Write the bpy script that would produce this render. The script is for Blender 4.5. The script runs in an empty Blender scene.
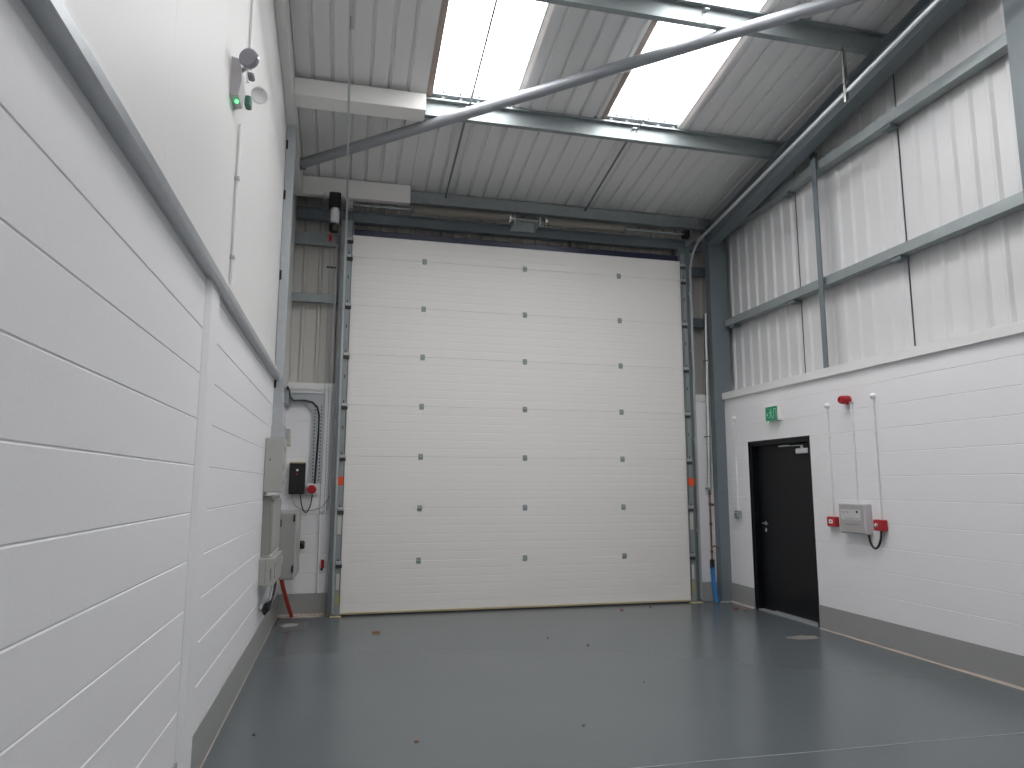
import bpy, math, random
from mathutils import Vector, Matrix
random.seed(7)
S = bpy.context.scene
COL = S.collection

# ------------------------------------------------------------------ camera
F_PX, CAM_H = 702.6, 1.5012
right = Vector((0.97322619, -0.22984181, 0.0018796))
up = Vector((-0.03462151, -0.13850491, 0.9897564))
fwd = Vector((0.22722707, 0.96332193, 0.14275408))
cd = bpy.data.cameras.new('camera')
cd.sensor_width = 36.0
cd.lens = 36.0 * F_PX / 1024.0
cd.clip_start = 0.05
cam = bpy.data.objects.new('camera', cd)
m = Matrix((right, up, -fwd)).transposed().to_4x4()
m.translation = Vector((0, 0, CAM_H))
cam.matrix_world = m
COL.objects.link(cam)
S.camera = cam

# ------------------------------------------------------------------ world, exposure
w = bpy.data.worlds.new('overcast_sky')
S.world = w
w.use_nodes = True
bg = w.node_tree.nodes['Background']
bg.inputs['Color'].default_value = (1.0, 0.985, 0.965, 1)
bg.inputs['Strength'].default_value = 11.0
S.view_settings.view_transform = 'Standard'
S.view_settings.look = 'None'
S.view_settings.exposure = 0.0
S.view_settings.gamma = 1.0
S.view_settings.use_curve_mapping = False
try:
    S.cycles.use_denoising = True
    S.cycles.max_bounces = 10
    S.cycles.diffuse_bounces = 7
    S.cycles.transparent_max_bounces = 16
    S.cycles.sample_clamp_indirect = 10
except Exception:
    pass

# room numbers (metres): x to the right along the door wall, y towards it, z up
XL, XR, YB, YF = -0.71, 4.988, 8.80, -4.2
XC = 5.19                 # gable cladding line
SL = 0.171                # roof slope, rising towards the camera
def roof(y): return 5.56 + SL * (7.0 - y)
SKY = [(0.70, 1.70), (2.65, 3.65)]
SKY_BANDS = [(2.4, 6.95), (-3.2, -1.6)]

# portals: tell the renderer where daylight comes in
for a, b in SKY:
    for y0, y1 in SKY_BANDS:
        L = bpy.data.lights.new('rooflight_portal', 'AREA')
        L.shape = 'RECTANGLE'
        L.size = b - a
        L.size_y = (y1 - y0) / math.cos(math.atan(SL))
        L.cycles.is_portal = True
        o = bpy.data.objects.new('rooflight_portal', L)
        yc = (y0 + y1) / 2
        o.location = ((a + b) / 2, yc, roof(yc) + 0.16)
        o.rotation_euler = (-math.atan(SL), 0, 0)
        COL.objects.link(o)

# ------------------------------------------------------------------ materials
def mat(name, col, rough=0.5, metal=0.0, spec=0.5, noise=None, bump=None, emit=None):
    """noise=(scale, amount): wear of the paint itself; bump=(scale, strength)"""
    M = bpy.data.materials.new(name)
    M.use_nodes = True
    N, L = M.node_tree.nodes, M.node_tree.links
    B = N['Principled BSDF']
    B.inputs['Base Color'].default_value = (*col, 1)
    B.inputs['Roughness'].default_value = rough
    B.inputs['Metallic'].default_value = metal
    B.inputs['Specular IOR Level'].default_value = spec
    tc = N.new('ShaderNodeTexCoord')
    if noise:
        n = N.new('ShaderNodeTexNoise')
        n.inputs['Scale'].default_value = noise[0]
        n.inputs['Detail'].default_value = 5
        L.new(tc.outputs['Object'], n.inputs['Vector'])
        mx = N.new('ShaderNodeMix'); mx.data_type = 'RGBA'
        a = noise[1]
        mx.inputs[6].default_value = (*[c * (1 - a) for c in col], 1)
        mx.inputs[7].default_value = (*[min(1, c * (1 + a)) for c in col], 1)
        L.new(n.outputs['Fac'], mx.inputs[0])
        L.new(mx.outputs[2], B.inputs['Base Color'])
    if bump:
        n2 = N.new('ShaderNodeTexNoise')
        n2.inputs['Scale'].default_value = bump[0]
        n2.inputs['Detail'].default_value = 3
        L.new(tc.outputs['Object'], n2.inputs['Vector'])
        bp = N.new('ShaderNodeBump')
        bp.inputs['Strength'].default_value = bump[1]
        bp.inputs['Distance'].default_value = 0.004
        L.new(n2.outputs['Fac'], bp.inputs['Height'])
        L.new(bp.outputs['Normal'], B.inputs['Normal'])
    if emit:
        B.inputs['Emission Color'].default_value = (*emit[0], 1)
        B.inputs['Emission Strength'].default_value = emit[1]
    return M

def block_mat(name, axis):
    """white painted blockwork; bed joints are modelled, upright joints are faint bump lines"""
    M = mat(name, (0.82, 0.815, 0.83), rough=0.55)
    N, L = M.node_tree.nodes, M.node_tree.links
    B = N['Principled BSDF']
    tc = N.new('ShaderNodeTexCoord')
    sp = N.new('ShaderNodeSeparateXYZ'); L.new(tc.outputs['Object'], sp.inputs[0])
    cb = N.new('ShaderNodeCombineXYZ')
    ad = N.new('ShaderNodeMath'); ad.operation = 'ADD'; ad.inputs[1].default_value = -0.0185 + 0.225 * 4
    L.new(sp.outputs['Z'], ad.inputs[0])
    L.new(sp.outputs[axis], cb.inputs['X']); L.new(ad.outputs[0], cb.inputs['Y'])
    br = N.new('ShaderNodeTexBrick')
    br.inputs['Scale'].default_value = 1.0
    br.inputs['Brick Width'].default_value = 0.45
    br.inputs['Row Height'].default_value = 0.225
    br.inputs['Mortar Size'].default_value = 0.004
    br.inputs['Mortar Smooth'].default_value = 0.6
    L.new(cb.outputs[0], br.inputs['Vector'])
    n = N.new('ShaderNodeTexNoise'); n.inputs['Scale'].default_value = 60; n.inputs['Detail'].default_value = 4
    L.new(tc.outputs['Object'], n.inputs['Vector'])
    b1 = N.new('ShaderNodeBump'); b1.invert = True
    b1.inputs['Strength'].default_value = 0.10; b1.inputs['Distance'].default_value = 0.004
    L.new(br.outputs['Fac'], b1.inputs['Height'])
    b2 = N.new('ShaderNodeBump'); b2.inputs['Strength'].default_value = 0.18; b2.inputs['Distance'].default_value = 0.003
    L.new(n.outputs['Fac'], b2.inputs['Height']); L.new(b1.outputs['Normal'], b2.inputs['Normal'])
    L.new(b2.outputs['Normal'], B.inputs['Normal'])
    return M

M_BLOCK_Y = block_mat('white_painted_block_side', 'Y')
M_BLOCK_X = block_mat('white_painted_block_end', 'X')
M_WHITE = mat('white_liner_sheet', (0.74, 0.73, 0.72), 0.45)
M_LINER = mat('gable_liner_sheet', (0.64, 0.64, 0.645), 0.38, noise=(3, 0.03))
M_BLINER = mat('end_wall_liner', (0.60, 0.58, 0.54), 0.5)
M_ROOF = mat('roof_liner_sheet', (0.74, 0.735, 0.73), 0.45)
M_BOARD = mat('fire_board_white', (0.86, 0.84, 0.81), 0.7)
M_TRIMW = mat('white_flashing', (0.76, 0.755, 0.75), 0.4)
M_STEEL = mat('painted_steel_grey', (0.165, 0.195, 0.215), 0.45, noise=(6, 0.08))
M_GALV = mat('galvanised_steel', (0.50, 0.525, 0.545), 0.38, metal=0.55, noise=(14, 0.12))
M_GALVD = mat('galvanised_steel_dull', (0.33, 0.365, 0.37), 0.5, metal=0.45, noise=(10, 0.12))
M_TUBE = mat('brace_tube_grey', (0.30, 0.315, 0.34), 0.36, metal=0.2)
M_CHROME = mat('bright_zinc', (0.7, 0.7, 0.68), 0.22, metal=1.0)
M_PANEL = mat('door_panel_offwhite', (0.84, 0.815, 0.785), 0.42)
M_BLACK = mat('black_plastic', (0.012, 0.012, 0.014), 0.4)
M_RUBBER = mat('black_rubber', (0.015, 0.014, 0.02), 0.6)
M_NAVY = mat('dark_blue_seal', (0.012, 0.014, 0.045), 0.35)
M_DOORB = mat('black_door_paint', (0.006, 0.007, 0.009), 0.35, spec=0.25)
M_SKIRT = mat('grey_skirting_paint', (0.325, 0.325, 0.32), 0.5, noise=(4, 0.06))
M_COVE = mat('dusty_sealant', (0.40, 0.335, 0.29), 0.8, noise=(12, 0.18))
M_GREYBOX = mat('grey_enclosure', (0.42, 0.415, 0.39), 0.45)
M_GREYBOX2 = mat('grey_enclosure_dark', (0.30, 0.29, 0.27), 0.5)
M_PVC = mat('white_plastic', (0.82, 0.81, 0.81), 0.4)
M_PVCG = mat('light_grey_plastic', (0.55, 0.53, 0.55), 0.45)
M_RED = mat('red_plastic', (0.42, 0.012, 0.02), 0.35)
M_REDO = mat('red_orange_duct', (0.60, 0.06, 0.03), 0.5)
M_ORANGE = mat('orange_sticker', (0.85, 0.10, 0.02), 0.5)
M_LABEL = mat('white_label', (0.62, 0.60, 0.55), 0.6)
M_YLABEL = mat('yellow_label', (0.42, 0.38, 0.16), 0.6)
M_COPPER = mat('copper_pipe', (0.20, 0.09, 0.075), 0.45, metal=0.4)
M_BLUE = mat('blue_water_pipe', (0.03, 0.19, 0.50), 0.4)
M_GREEN = mat('exit_sign_green', (0.0, 0.20, 0.09), 0.35, emit=((0.0, 0.5, 0.2), 0.08))
M_GREENCLIP = mat('green_clip', (0.08, 0.22, 0.15), 0.5)
M_LED = mat('green_led', (0.1, 0.9, 0.2), 0.4, emit=((0.1, 1.0, 0.25), 3.0))
M_LENS = mat('lamp_lens', (0.30, 0.29, 0.33), 0.15)
M_LEAF = mat('dry_leaf', (0.22, 0.10, 0.05), 0.7)
M_REDBIT = mat('red_brick_crumb', (0.20, 0.075, 0.06), 0.8)
M_DUST = mat('pale_dust', (0.42, 0.38, 0.33), 0.95, noise=(9, 0.15))
M_SPRING = mat('torsion_spring_steel', (0.36, 0.33, 0.29), 0.5, metal=0.4)
M_BEIGE = mat('beige_flashing', (0.52, 0.44, 0.28), 0.5)
M_BROWN = mat('rooflight_light_blur', (0.38, 0.30, 0.26), 0.6)  # brown imitates shade and blurred light along the rooflight edge
M_PRINT = mat('dark_print', (0.05, 0.05, 0.05), 0.6)

# floor paint
M_FLOOR = mat('blue_grey_floor_paint', (0.095, 0.118, 0.132), 0.25, spec=0.55)
N, L = M_FLOOR.node_tree.nodes, M_FLOOR.node_tree.links
B = N['Principled BSDF']
tc = N.new('ShaderNodeTexCoord')
n1 = N.new('ShaderNodeTexNoise'); n1.inputs['Scale'].default_value = 0.7; n1.inputs['Detail'].default_value = 3
for n in (n1,): L.new(tc.outputs['Object'], n.inputs['Vector'])
mx = N.new('ShaderNodeMix'); mx.data_type = 'RGBA'
mx.inputs[6].default_value = (0.100, 0.115, 0.124, 1); mx.inputs[7].default_value = (0.120, 0.137, 0.147, 1)
L.new(n1.outputs['Fac'], mx.inputs[0]); L.new(mx.outputs[2], B.inputs['Base Color'])


# translucent rooflight sheet
M_SKY = bpy.data.materials.new('translucent_rooflight_sheet')
M_SKY.use_nodes = True
N, L = M_SKY.node_tree.nodes, M_SKY.node_tree.links
N.clear()
out = N.new('ShaderNodeOutputMaterial')
t1 = N.new('ShaderNodeBsdfTransparent'); t1.inputs[0].default_value = (0.97, 0.98, 1, 1)
t2 = N.new('ShaderNodeBsdfTranslucent'); t2.inputs[0].default_value = (0.9, 0.92, 0.95, 1)
ms = N.new('ShaderNodeMixShader'); ms.inputs[0].default_value = 0.3
L.new(t1.outputs[0], ms.inputs[1]); L.new(t2.outputs[0], ms.inputs[2]); L.new(ms.outputs[0], out.inputs[0])

# ------------------------------------------------------------------ mesh helpers
class MB:
    def __init__(s): s.v, s.f = [], []
    def add(s, v, f):
        n = len(s.v); s.v += [tuple(p) for p in v]; s.f += [tuple(i + n for i in q) for q in f]; return s
    def box(s, a, b, rot=None, about=None):
        x0, x1 = sorted((a[0], b[0])); y0, y1 = sorted((a[1], b[1])); z0, z1 = sorted((a[2], b[2]))
        v = [(x0,y0,z0),(x1,y0,z0),(x1,y1,z0),(x0,y1,z0),(x0,y0,z1),(x1,y0,z1),(x1,y1,z1),(x0,y1,z1)]
        if rot is not None:
            c = Vector(about); v = [c + rot @ (Vector(p) - c) for p in v]
        return s.add(v, [(0,3,2,1),(4,5,6,7),(0,1,5,4),(1,2,6,5),(2,3,7,6),(3,0,4,7)])
    def cbox(s, a, b, c=0.006):
        """box with chamfered edges"""
        x0, x1 = sorted((a[0], b[0])); y0, y1 = sorted((a[1], b[1])); z0, z1 = sorted((a[2], b[2]))
        c = min(c, (x1-x0)*.45, (y1-y0)*.45, (z1-z0)*.45)
        def ring(z, i):
            return [(x0+i+c,y0+i,z),(x1-i-c,y0+i,z),(x1-i,y0+i+c,z),(x1-i,y1-i-c,z),(x1-i-c,y1-i,z),(x0+i+c,y1-i,z),(x0+i,y1-i-c,z),(x0+i,y0+i+c,z)]
        R = [ring(z0, c), ring(z0+c, 0), ring(z1-c, 0), ring(z1, c)]
        v = [p for r in R for p in r]; f = [tuple(range(7, -1, -1)), tuple(range(24, 32))]
        for k in range(3):
            for i in range(8):
                j = (i+1) % 8; f.append((k*8+i, k*8+j, (k+1)*8+j, (k+1)*8+i))
        return s.add(v, f)
    def prism(s, poly, a, b, ax):
        """poly = 2-d closed outline, extruded along ax ('x','y','z') from a to b"""
        def P(q, t):
            return {'x': (t, q[0], q[1]), 'y': (q[0], t, q[1]), 'z': (q[0], q[1], t)}[ax]
        n = len(poly)
        v = [P(q, a) for q in poly] + [P(q, b) for q in poly]
        f = [tuple(range(n))[::-1], tuple(range(n, 2*n))] + [(i, (i+1) % n, n+(i+1) % n, n+i) for i in range(n)]
        return s.add(v, f)
    def sheet(s, line, thick, A, Bf):
        """open polyline 'line' given a thickness; A(p), Bf(p) map a 2-d point to the two ends"""
        n = len(line); offs = []
        for i in range(n):
            a = Vector(line[max(0, i-1)]); b = Vector(line[min(n-1, i+1)]); d = (b-a).normalized()
            offs.append((line[i][0]-d.y*thick, line[i][1]+d.x*thick))
        v = [A(p) for p in line] + [Bf(p) for p in line] + [A(p) for p in offs] + [Bf(p) for p in offs]
        f = []
        for i in range(n-1):
            f += [(i, i+1, n+i+1, n+i), (2*n+i, 3*n+i, 3*n+i+1, 2*n+i+1), (i, 2*n+i, 2*n+i+1, i+1), (n+i, n+i+1, 3*n+i+1, 3*n+i)]
        f += [(0, n, 3*n, 2*n), (n-1, 3*n-1, 4*n-1, 2*n-1)]
        return s.add(v, f)
    def sweep(s, path, prof, upv=(0, 0, 1), closed=True):
        """profile (u,v) swept along a path; u = side, v = up"""
        path = [Vector(p) for p in path]; n = len(prof); vs = []
        U = Vector(upv)
        for i, p in enumerate(path):
            d = (path[min(i+1, len(path)-1)] - path[max(i-1, 0)]).normalized()
            side = d.cross(U)
            if side.length < 1e-4: side = d.cross(Vector((0, 1, 0.01)))
            side.normalize(); u2 = side.cross(d).normalized()
            vs += [p + side*a + u2*b for a, b in prof]
        f = []
        for i in range(len(path)-1):
            for k in range(n if closed else n-1):
                j = (k+1) % n; f.append((i*n+k, i*n+j, (i+1)*n+j, (i+1)*n+k))
        f += [tuple(range(n))[::-1], tuple(range((len(path)-1)*n, len(path)*n))]
        return s.add(vs, f)
    def tube(s, path, r, seg=12, upv=(0.013, 0.021, 1)):
        return s.sweep(path, [(r*math.cos(2*math.pi*k/seg), r*math.sin(2*math.pi*k/seg)) for k in range(seg)], upv)
    def lathe(s, prof, o, ax=(0, 0, 1), seg=20):
        """prof = [(radius, distance along axis)], with caps"""
        ax = Vector(ax).normalized(); t = Vector((0, 0, 1)) if abs(ax.z) < .9 else Vector((1, 0, 0))
        e1 = ax.cross(t).normalized(); e2 = ax.cross(e1); o = Vector(o); vs = []
        for r, h in prof:
            for k in range(seg):
                a = 2*math.pi*k/seg; vs.append(o + ax*h + (e1*math.cos(a)+e2*math.sin(a))*max(r, 1e-4))
        f = []
        for i in range(len(prof)-1):
            for k in range(seg):
                j = (k+1) % seg; f.append((i*seg+k, i*seg+j, (i+1)*seg+j, (i+1)*seg+k))
        f += [tuple(range(seg))[::-1], tuple(range((len(prof)-1)*seg, len(prof)*seg))]
        return s.add(vs, f)
    def build(s, name, material, parent=None, smooth=False, label=None, bevel=0):
        me = bpy.data.meshes.new(name)
        o0 = parent.matrix_world.translation.copy() if parent else Vector((0, 0, 0))
        if parent and parent.parent: o0 = Vector(parent['_o'])
        if parent and '_o' in parent: o0 = Vector(parent['_o'])
        me.from_pydata([Vector(p) - o0 for p in s.v], [], s.f)
        me.validate(); 
        import bmesh
        bm = bmesh.new(); bm.from_mesh(me); bmesh.ops.recalc_face_normals(bm, faces=bm.faces); bm.to_mesh(me); bm.free()
        me.materials.append(material)
        if smooth:
            me.polygons.foreach_set('use_smooth', [len(p.vertices) == 4 for p in me.polygons])
            try: me.set_sharp_from_angle(angle=math.radians(40))
            except Exception: pass
        o = bpy.data.objects.new(name, me); COL.objects.link(o)
        if parent:
            o.parent = parent
        o['_o'] = tuple(o0)
        if label: o['label'] = label
        if bevel:
            b = o.modifiers.new('bevel', 'BEVEL'); b.width = bevel; b.segments = 2; b.limit_method = 'ANGLE'
        return o

def thing(name, label, cat, loc=(0, 0, 0), group=None):
    o = bpy.data.objects.new(name, None); COL.objects.link(o); o.location = loc
    o.empty_display_size = 0.1
    o['_o'] = tuple(loc); o['label'] = label; o['category'] = cat
    if group: o['group'] = group
    return o
def tag(o, label, cat, group=None):
    o['label'] = label; o['category'] = cat
    if group: o['group'] = group
    return o
def struct(o, label=None, cat=None):
    o['kind'] = 'structure'
    if label: o['label'] = label
    if cat: o['category'] = cat
    return o
def box(a, b): return MB().box(a, b)

def corr(u0, u1, pitch, rib, depth, phase=0.0, side=0.012, groove=()):
    """trapezoid profile: flat pans at 0, ribs standing to +depth"""
    pts = [(u0, 0.0)]
    u = u0 + phase
    while u + rib < u1:
        pts += [(u, 0), (u+side, depth), (u+rib-side, depth), (u+rib, 0)]
        u += pitch
    pts.append((u1, 0.0))
    o = []
    for p in pts:
        if not o or p[0] > o[-1][0] + 1e-6: o.append(p)
    return o

# ------------------------------------------------------------------ room shell
fl = MB().box((XL-0.25, YF-0.2, -0.15), (XC+0.2, 9.2, 0.0)).build('floor', M_FLOOR)
struct(fl, 'blue-grey painted concrete floor with a soft shine', 'floor')
seam = MB()
seam.sheet([(1.45, 3.760), (2.0, 3.766), (2.6, 3.752), (3.3, 3.744), (4.9, 3.72)], 0.010, lambda p: (p[0], p[1], 0.0), lambda p: (p[0], p[1], 0.0012))
seam.build('scratch_line', mat('worn_joint_filler', (0.22, 0.25, 0.26), 0.6), fl)

def wall_outline(xin, xout, z0, z1, zj, zoff=0.0, d=0.0035, h=0.005):
    """section of a block wall with recessed bed joints at zj + .225 k"""
    sgn = 1 if xout > xin else -1
    pts = [(xin, z0)]
    k = 0
    while True:
        z = zj + 0.225*k; k += 1
        if z - h <= z0: continue
        if z + h >= z1: break
        pts += [(xin, z-h), (xin + sgn*d, z-h*0.2), (xin + sgn*d, z+h*0.2), (xin, z+h)]
    pts += [(xin, z1), (xout, z1), (xout, z0)]
    return pts

ZJ = 0.2435
# left wall: block to 2.53, liner above
wl = MB().prism(wall_outline(XL, XL-0.2, 0.0, 2.53, ZJ), YF, 9.05, 'y').build('wall_left', M_BLOCK_Y)
struct(wl, 'white painted blockwork wall on the left', 'wall')
# shallow smooth lining above it
prof = []
y = YF
while y < 9.05 - 0.01:
    y1 = min(y + 1.0, 9.05)
    prof += [(y, 0.0), (y1-0.022, 0.0), (y1-0.016, 0.0015), (y1-0.008, 0.0015)]
    y = y1
prof.append((9.05, 0.0))
lin = MB()
n = len(prof)
vv = []
for yy, dx in prof: vv += [(XL-0.004-dx, yy, 2.50), (XL-0.004-dx, yy, roof(yy)+0.02), (XL-0.19, yy, 2.50), (XL-0.19, yy, roof(yy)+0.02)]
ff = []
for i in range(n-1):
    a, b = 4*i, 4*(i+1)
    ff += [(a, b, b+1, a+1), (a+2, a+3, b+3, b+2), (a+1, b+1, b+3, a+3), (a, a+2, b+2, b)]
ff += [(0, 1, 3, 2), (4*n-4, 4*n-2, 4*n-1, 4*n-3)]
lin.add(vv, ff).build('liner_sheet', M_WHITE, wl, label='smooth white lining above the blockwork')
# white casing that follows the roof along the party wall
cs = MB()
vs = []
for yy in (YF, 8.55):
    vs += [(XL, yy, roof(yy)-0.30), (XL+0.085, yy, roof(yy)-0.30), (XL+0.085, yy, roof(yy)+0.01), (XL, yy, roof(yy)+0.01)]
cs.add(vs, [(0,1,2,3),(4,7,6,5),(0,4,5,1),(1,5,6,2),(2,6,7,3),(3,7,4,0)]).build('trim_7', M_WHITE); struct(bpy.data.objects['trim_7'], 'white casing along the top edge of the left wall', 'trim')

# right wall with the door opening
DY0, DY1, DZ = 6.81, 8.045, 2.055
wr = MB()
wr.prism(wall_outline(XR, 5.25, 0, DZ, ZJ), YF, DY0, 'y')
wr.prism(wall_outline(XR, 5.25, 0, DZ, ZJ), DY1, 8.60, 'y')
wr.prism(wall_outline(XR, 5.25, DZ, 2.66, ZJ), YF, 8.60, 'y')
wr = wr.build('wall_right', M_BLOCK_Y); struct(wr, 'white painted blockwork wall on the right', 'wall')
tr = MB().prism([(4.955, 2.655), (4.957, 2.748), (XC+0.03, 2.775), (XC+0.03, 2.66), (4.975, 2.66)], YF, 8.60, 'y').build('trim_1', M_TRIMW)
struct(tr, 'white cill flashing along the top of the right blockwork', 'trim')
# gable cladding, three sheets with dark lap joints between them
laps = [YF, 0.55, 2.1, 3.75, 5.455, 7.09, YB+0.12]
gl = MB()
for a, b in zip(laps[:-1], laps[1:]):
    ln = corr(a+0.011, b-0.011, 0.2, 0.075, 0.022, phase=0.05, side=0.026)
    ln = [(u, XC - v) for u, v in ln]
    n = len(ln)
    v = [(x, u, 2.70) for u, x in ln] + [(x, u, roof(u)+0.03) for u, x in ln] + [(x+0.003, u, 2.70) for u, x in ln] + [(x+0.003, u, roof(u)+0.03) for u, x in ln]
    f = []
    for i in range(n-1): f += [(i, i+1, n+i+1, n+i), (2*n+i, 3*n+i, 3*n+i+1, 2*n+i+1), (i, 2*n+i, 2*n+i+1, i+1), (n+i, n+i+1, 3*n+i+1, 3*n+i)]
    f += [(0, n, 3*n, 2*n), (n-1, 3*n-1, 4*n-1, 2*n-1)]
    gl.add(v, f)
gl.build('cladding', M_LINER, wr, label='ribbed white liner cladding above the blockwork')
bk = MB()
v = []
for yy in (YF, YB+0.3): v += [(XC+0.02, yy, 2.6), (XC+0.02, yy, roof(yy)+0.1), (XC+0.1, yy, 2.6), (XC+0.1, yy, roof(yy)+0.1)]
bk.add(v, [(0,1,3,2),(4,6,7,5),(0,4,5,1),(2,3,7,6),(1,5,7,3),(0,2,6,4)]).build('outer_cladding', M_STEEL, wr)

# back wall
wb = MB()
def back_outline(z0, z1):
    return [(YB + (x-XL), z) for x, z in wall_outline(XL, XL+0.25, z0, z1, ZJ)]
wb.prism(back_outline(0, 2.66), XL, -0.10, 'x')
wb.prism([(y-0.10, z) for y, z in back_outline(0, 2.66)], 4.60, XC, 'x')
wb = wb.build('wall_back', M_BLOCK_X); struct(wb, 'white blockwork either side of the big door', 'wall')
ln = [(u, 8.97 - v) for u, v in corr(XL, XC+0.1, 0.19, 0.06, 0.028, phase=0.1, side=0.018)]
MB().sheet(ln, 0.003, lambda p: (p[0], p[1], 2.64), lambda p: (p[0], p[1], 5.62)).build('cladding', M_BLINER, wb, label='grey-beige ribbed liner above the blockwork')
MB().box((XL-0.2, 9.06, -0.1), (XC+0.2, 9.2, 5.7)).build('outer_cladding', M_STEEL, wb)  # outer skin, extended unseen across the doorway to stop daylight leaking in
for x0, x1, yo in ((XL, -0.11, 0.0), (4.60, 4.84, -0.1)):
    MB().prism([(YB-0.02+yo, 2.645), (YB-0.02+yo, 2.73), (8.97, 2.75), (8.97, 2.655), (YB+yo, 2.655)], x0, x1, 'x').build('cill_flashing', M_TRIMW, wb)
# wall behind the camera
wf = MB().box((XL-0.2, YF-0.2, 0), (XC+0.2, YF, 7.7)).build('wall_front', M_WHITE); struct(wf, 'plain white wall behind the viewer', 'wall')

# skirtings
struct(MB().cbox((XL, YF, 0), (XL+0.010, YB, ZJ+0.002), 0.002).build('baseboard_left', M_SKIRT), 'grey painted band at the foot of the left wall', 'skirting')
b = MB(); b.cbox((XR-0.008, YF, 0), (XR, DY0, ZJ+0.002), 0.002); b.cbox((XR-0.008, DY1, 0), (XR, 8.6, ZJ+0.002), 0.002)
struct(b.build('baseboard_right', M_SKIRT), 'grey painted band at the foot of the right wall', 'skirting')
b = MB(); b.cbox((XL+0.01, YB-0.008, 0), (-0.11, YB, ZJ+0.002), 0.002); b.cbox((4.61, YB-0.108, 0), (4.845, YB-0.10, ZJ+0.002), 0.002)
struct(b.build('baseboard_back', M_SKIRT), 'grey painted band beside the big door', 'skirting')
# dusty sealant line at the floor edges
def fillet(a, b, inward, name, label, s=0.022):
    a, b, q = Vector(a), Vector(b), Vector(inward)
    m_ = MB(); N_ = 40; vs = []
    for i in range(N_+1):
        p = a.lerp(b, i/N_); k = s*random.uniform(0.75, 1.25)
        vs += [p, p + q*k, p + Vector((0, 0, k*0.75))]
    f = [(0,1,2), (3*N_, 3*N_+2, 3*N_+1)]
    for i in range(N_):
        for u in range(3): f.append((3*i+u, 3*i+(u+1) % 3, 3*i+3+(u+1) % 3, 3*i+3+u))
    struct(m_.add(vs, f).build(name, M_COVE), label, 'trim')
fillet((XL+0.010, YF, 0), (XL+0.010, YB, 0), (1, 0, 0), 'trim_2', 'grey sealant line under the left wall', 0.006)
fillet((XR-0.008, YF, 0), (XR-0.008, DY0, 0), (-1, 0, 0), 'trim_3', 'pinkish dusty sealant line under the right wall', 0.016)
fillet((XR-0.008, DY1, 0), (XR-0.008, 8.6, 0), (-1, 0, 0), 'trim_4', 'short dusty sealant line beyond the black door')
fillet((XL+0.01, YB-0.008, 0), (-0.12, YB-0.008, 0), (0, -1, 0), 'trim_5', 'dusty sealant line under the switchgear corner', 0.03)

# ------------------------------------------------------------------ roof
def slope_box(mb, x0, x1, y0, y1, lo, hi):
    v = []
    for yy in (y0, y1):
        v += [(x0, yy, roof(yy)+lo), (x1, yy, roof(yy)+lo), (x1, yy, roof(yy)+hi), (x0, yy, roof(yy)+hi)]
    return mb.add(v, [(0,1,2,3),(4,7,6,5),(0,4,5,1),(1,5,6,2),(2,6,7,3),(3,7,4,0)])
M_STRIP = bpy.data.materials.new('white_glowing_sheet_edge'); M_STRIP.use_nodes = True
N, L = M_STRIP.node_tree.nodes, M_STRIP.node_tree.links; N.clear()
out = N.new('ShaderNodeOutputMaterial'); t1 = N.new('ShaderNodeBsdfDiffuse'); t1.inputs[0].default_value = (0.85, 0.84, 0.82, 1)
t2 = N.new('ShaderNodeBsdfTranslucent'); t2.inputs[0].default_value = (0.95, 0.92, 0.9, 1)
ms = N.new('ShaderNodeMixShader'); ms.inputs[0].default_value = 0.3
L.new(t1.outputs[0], ms.inputs[1]); L.new(t2.outputs[0], ms.inputs[2]); L.new(ms.outputs[0], out.inputs[0])
M_STRIP.name = 'thin_white_translucent_edge'
ce = MB()
def roof_sheet(x0, x1, y0, y1, lo=0.0, phase=0.06):
    ln = corr(x0, x1, 0.19, 0.045, 0.026, phase=phase, side=0.014)
    ce.sheet(ln, 0.002, lambda p: (p[0], y0, roof(y0)+p[1]+lo), lambda p: (p[0], y1, roof(y1)+p[1]+lo))
edges = [XL-0.1, 0.70, 1.70, 2.65, 3.65, XC+0.1]
def ribs_from(a): return (0.165 - (a - 0.694)) % 0.19
for i, (a, b) in enumerate(zip(edges[:-1], edges[1:])):
    for y0, y1 in ([[-1.6, 2.4], [YF-0.1, -3.2]] if i in (1, 3) else [[YF-0.1, 6.95]]):
        roof_sheet(a, b, y0, y1, phase=ribs_from(a))
for a, b in ((edges[0], 0.69), (0.694, 2.606), (2.611, edges[-1])): roof_sheet(a, b, 6.95, 9.05, phase=ribs_from(a))
ce = ce.build('ceiling', M_ROOF); struct(ce, 'grey ribbed roof liner sheets sloping down to the door', 'ceiling')
ou = MB()
for i, (a, b) in enumerate(zip(edges[:-1], edges[1:])):
    if i in (1, 3):
        ys = [6.95, 9.15], [-1.6, 2.4], [YF-0.2, -3.2]
    else:
        ys = [[YF-0.2, 9.15]]
    for y0, y1 in ys: slope_box(ou, a, b, y0, y1, 0.05, 0.13)
ou.build('outer_roof', M_STEEL, ce)

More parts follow.
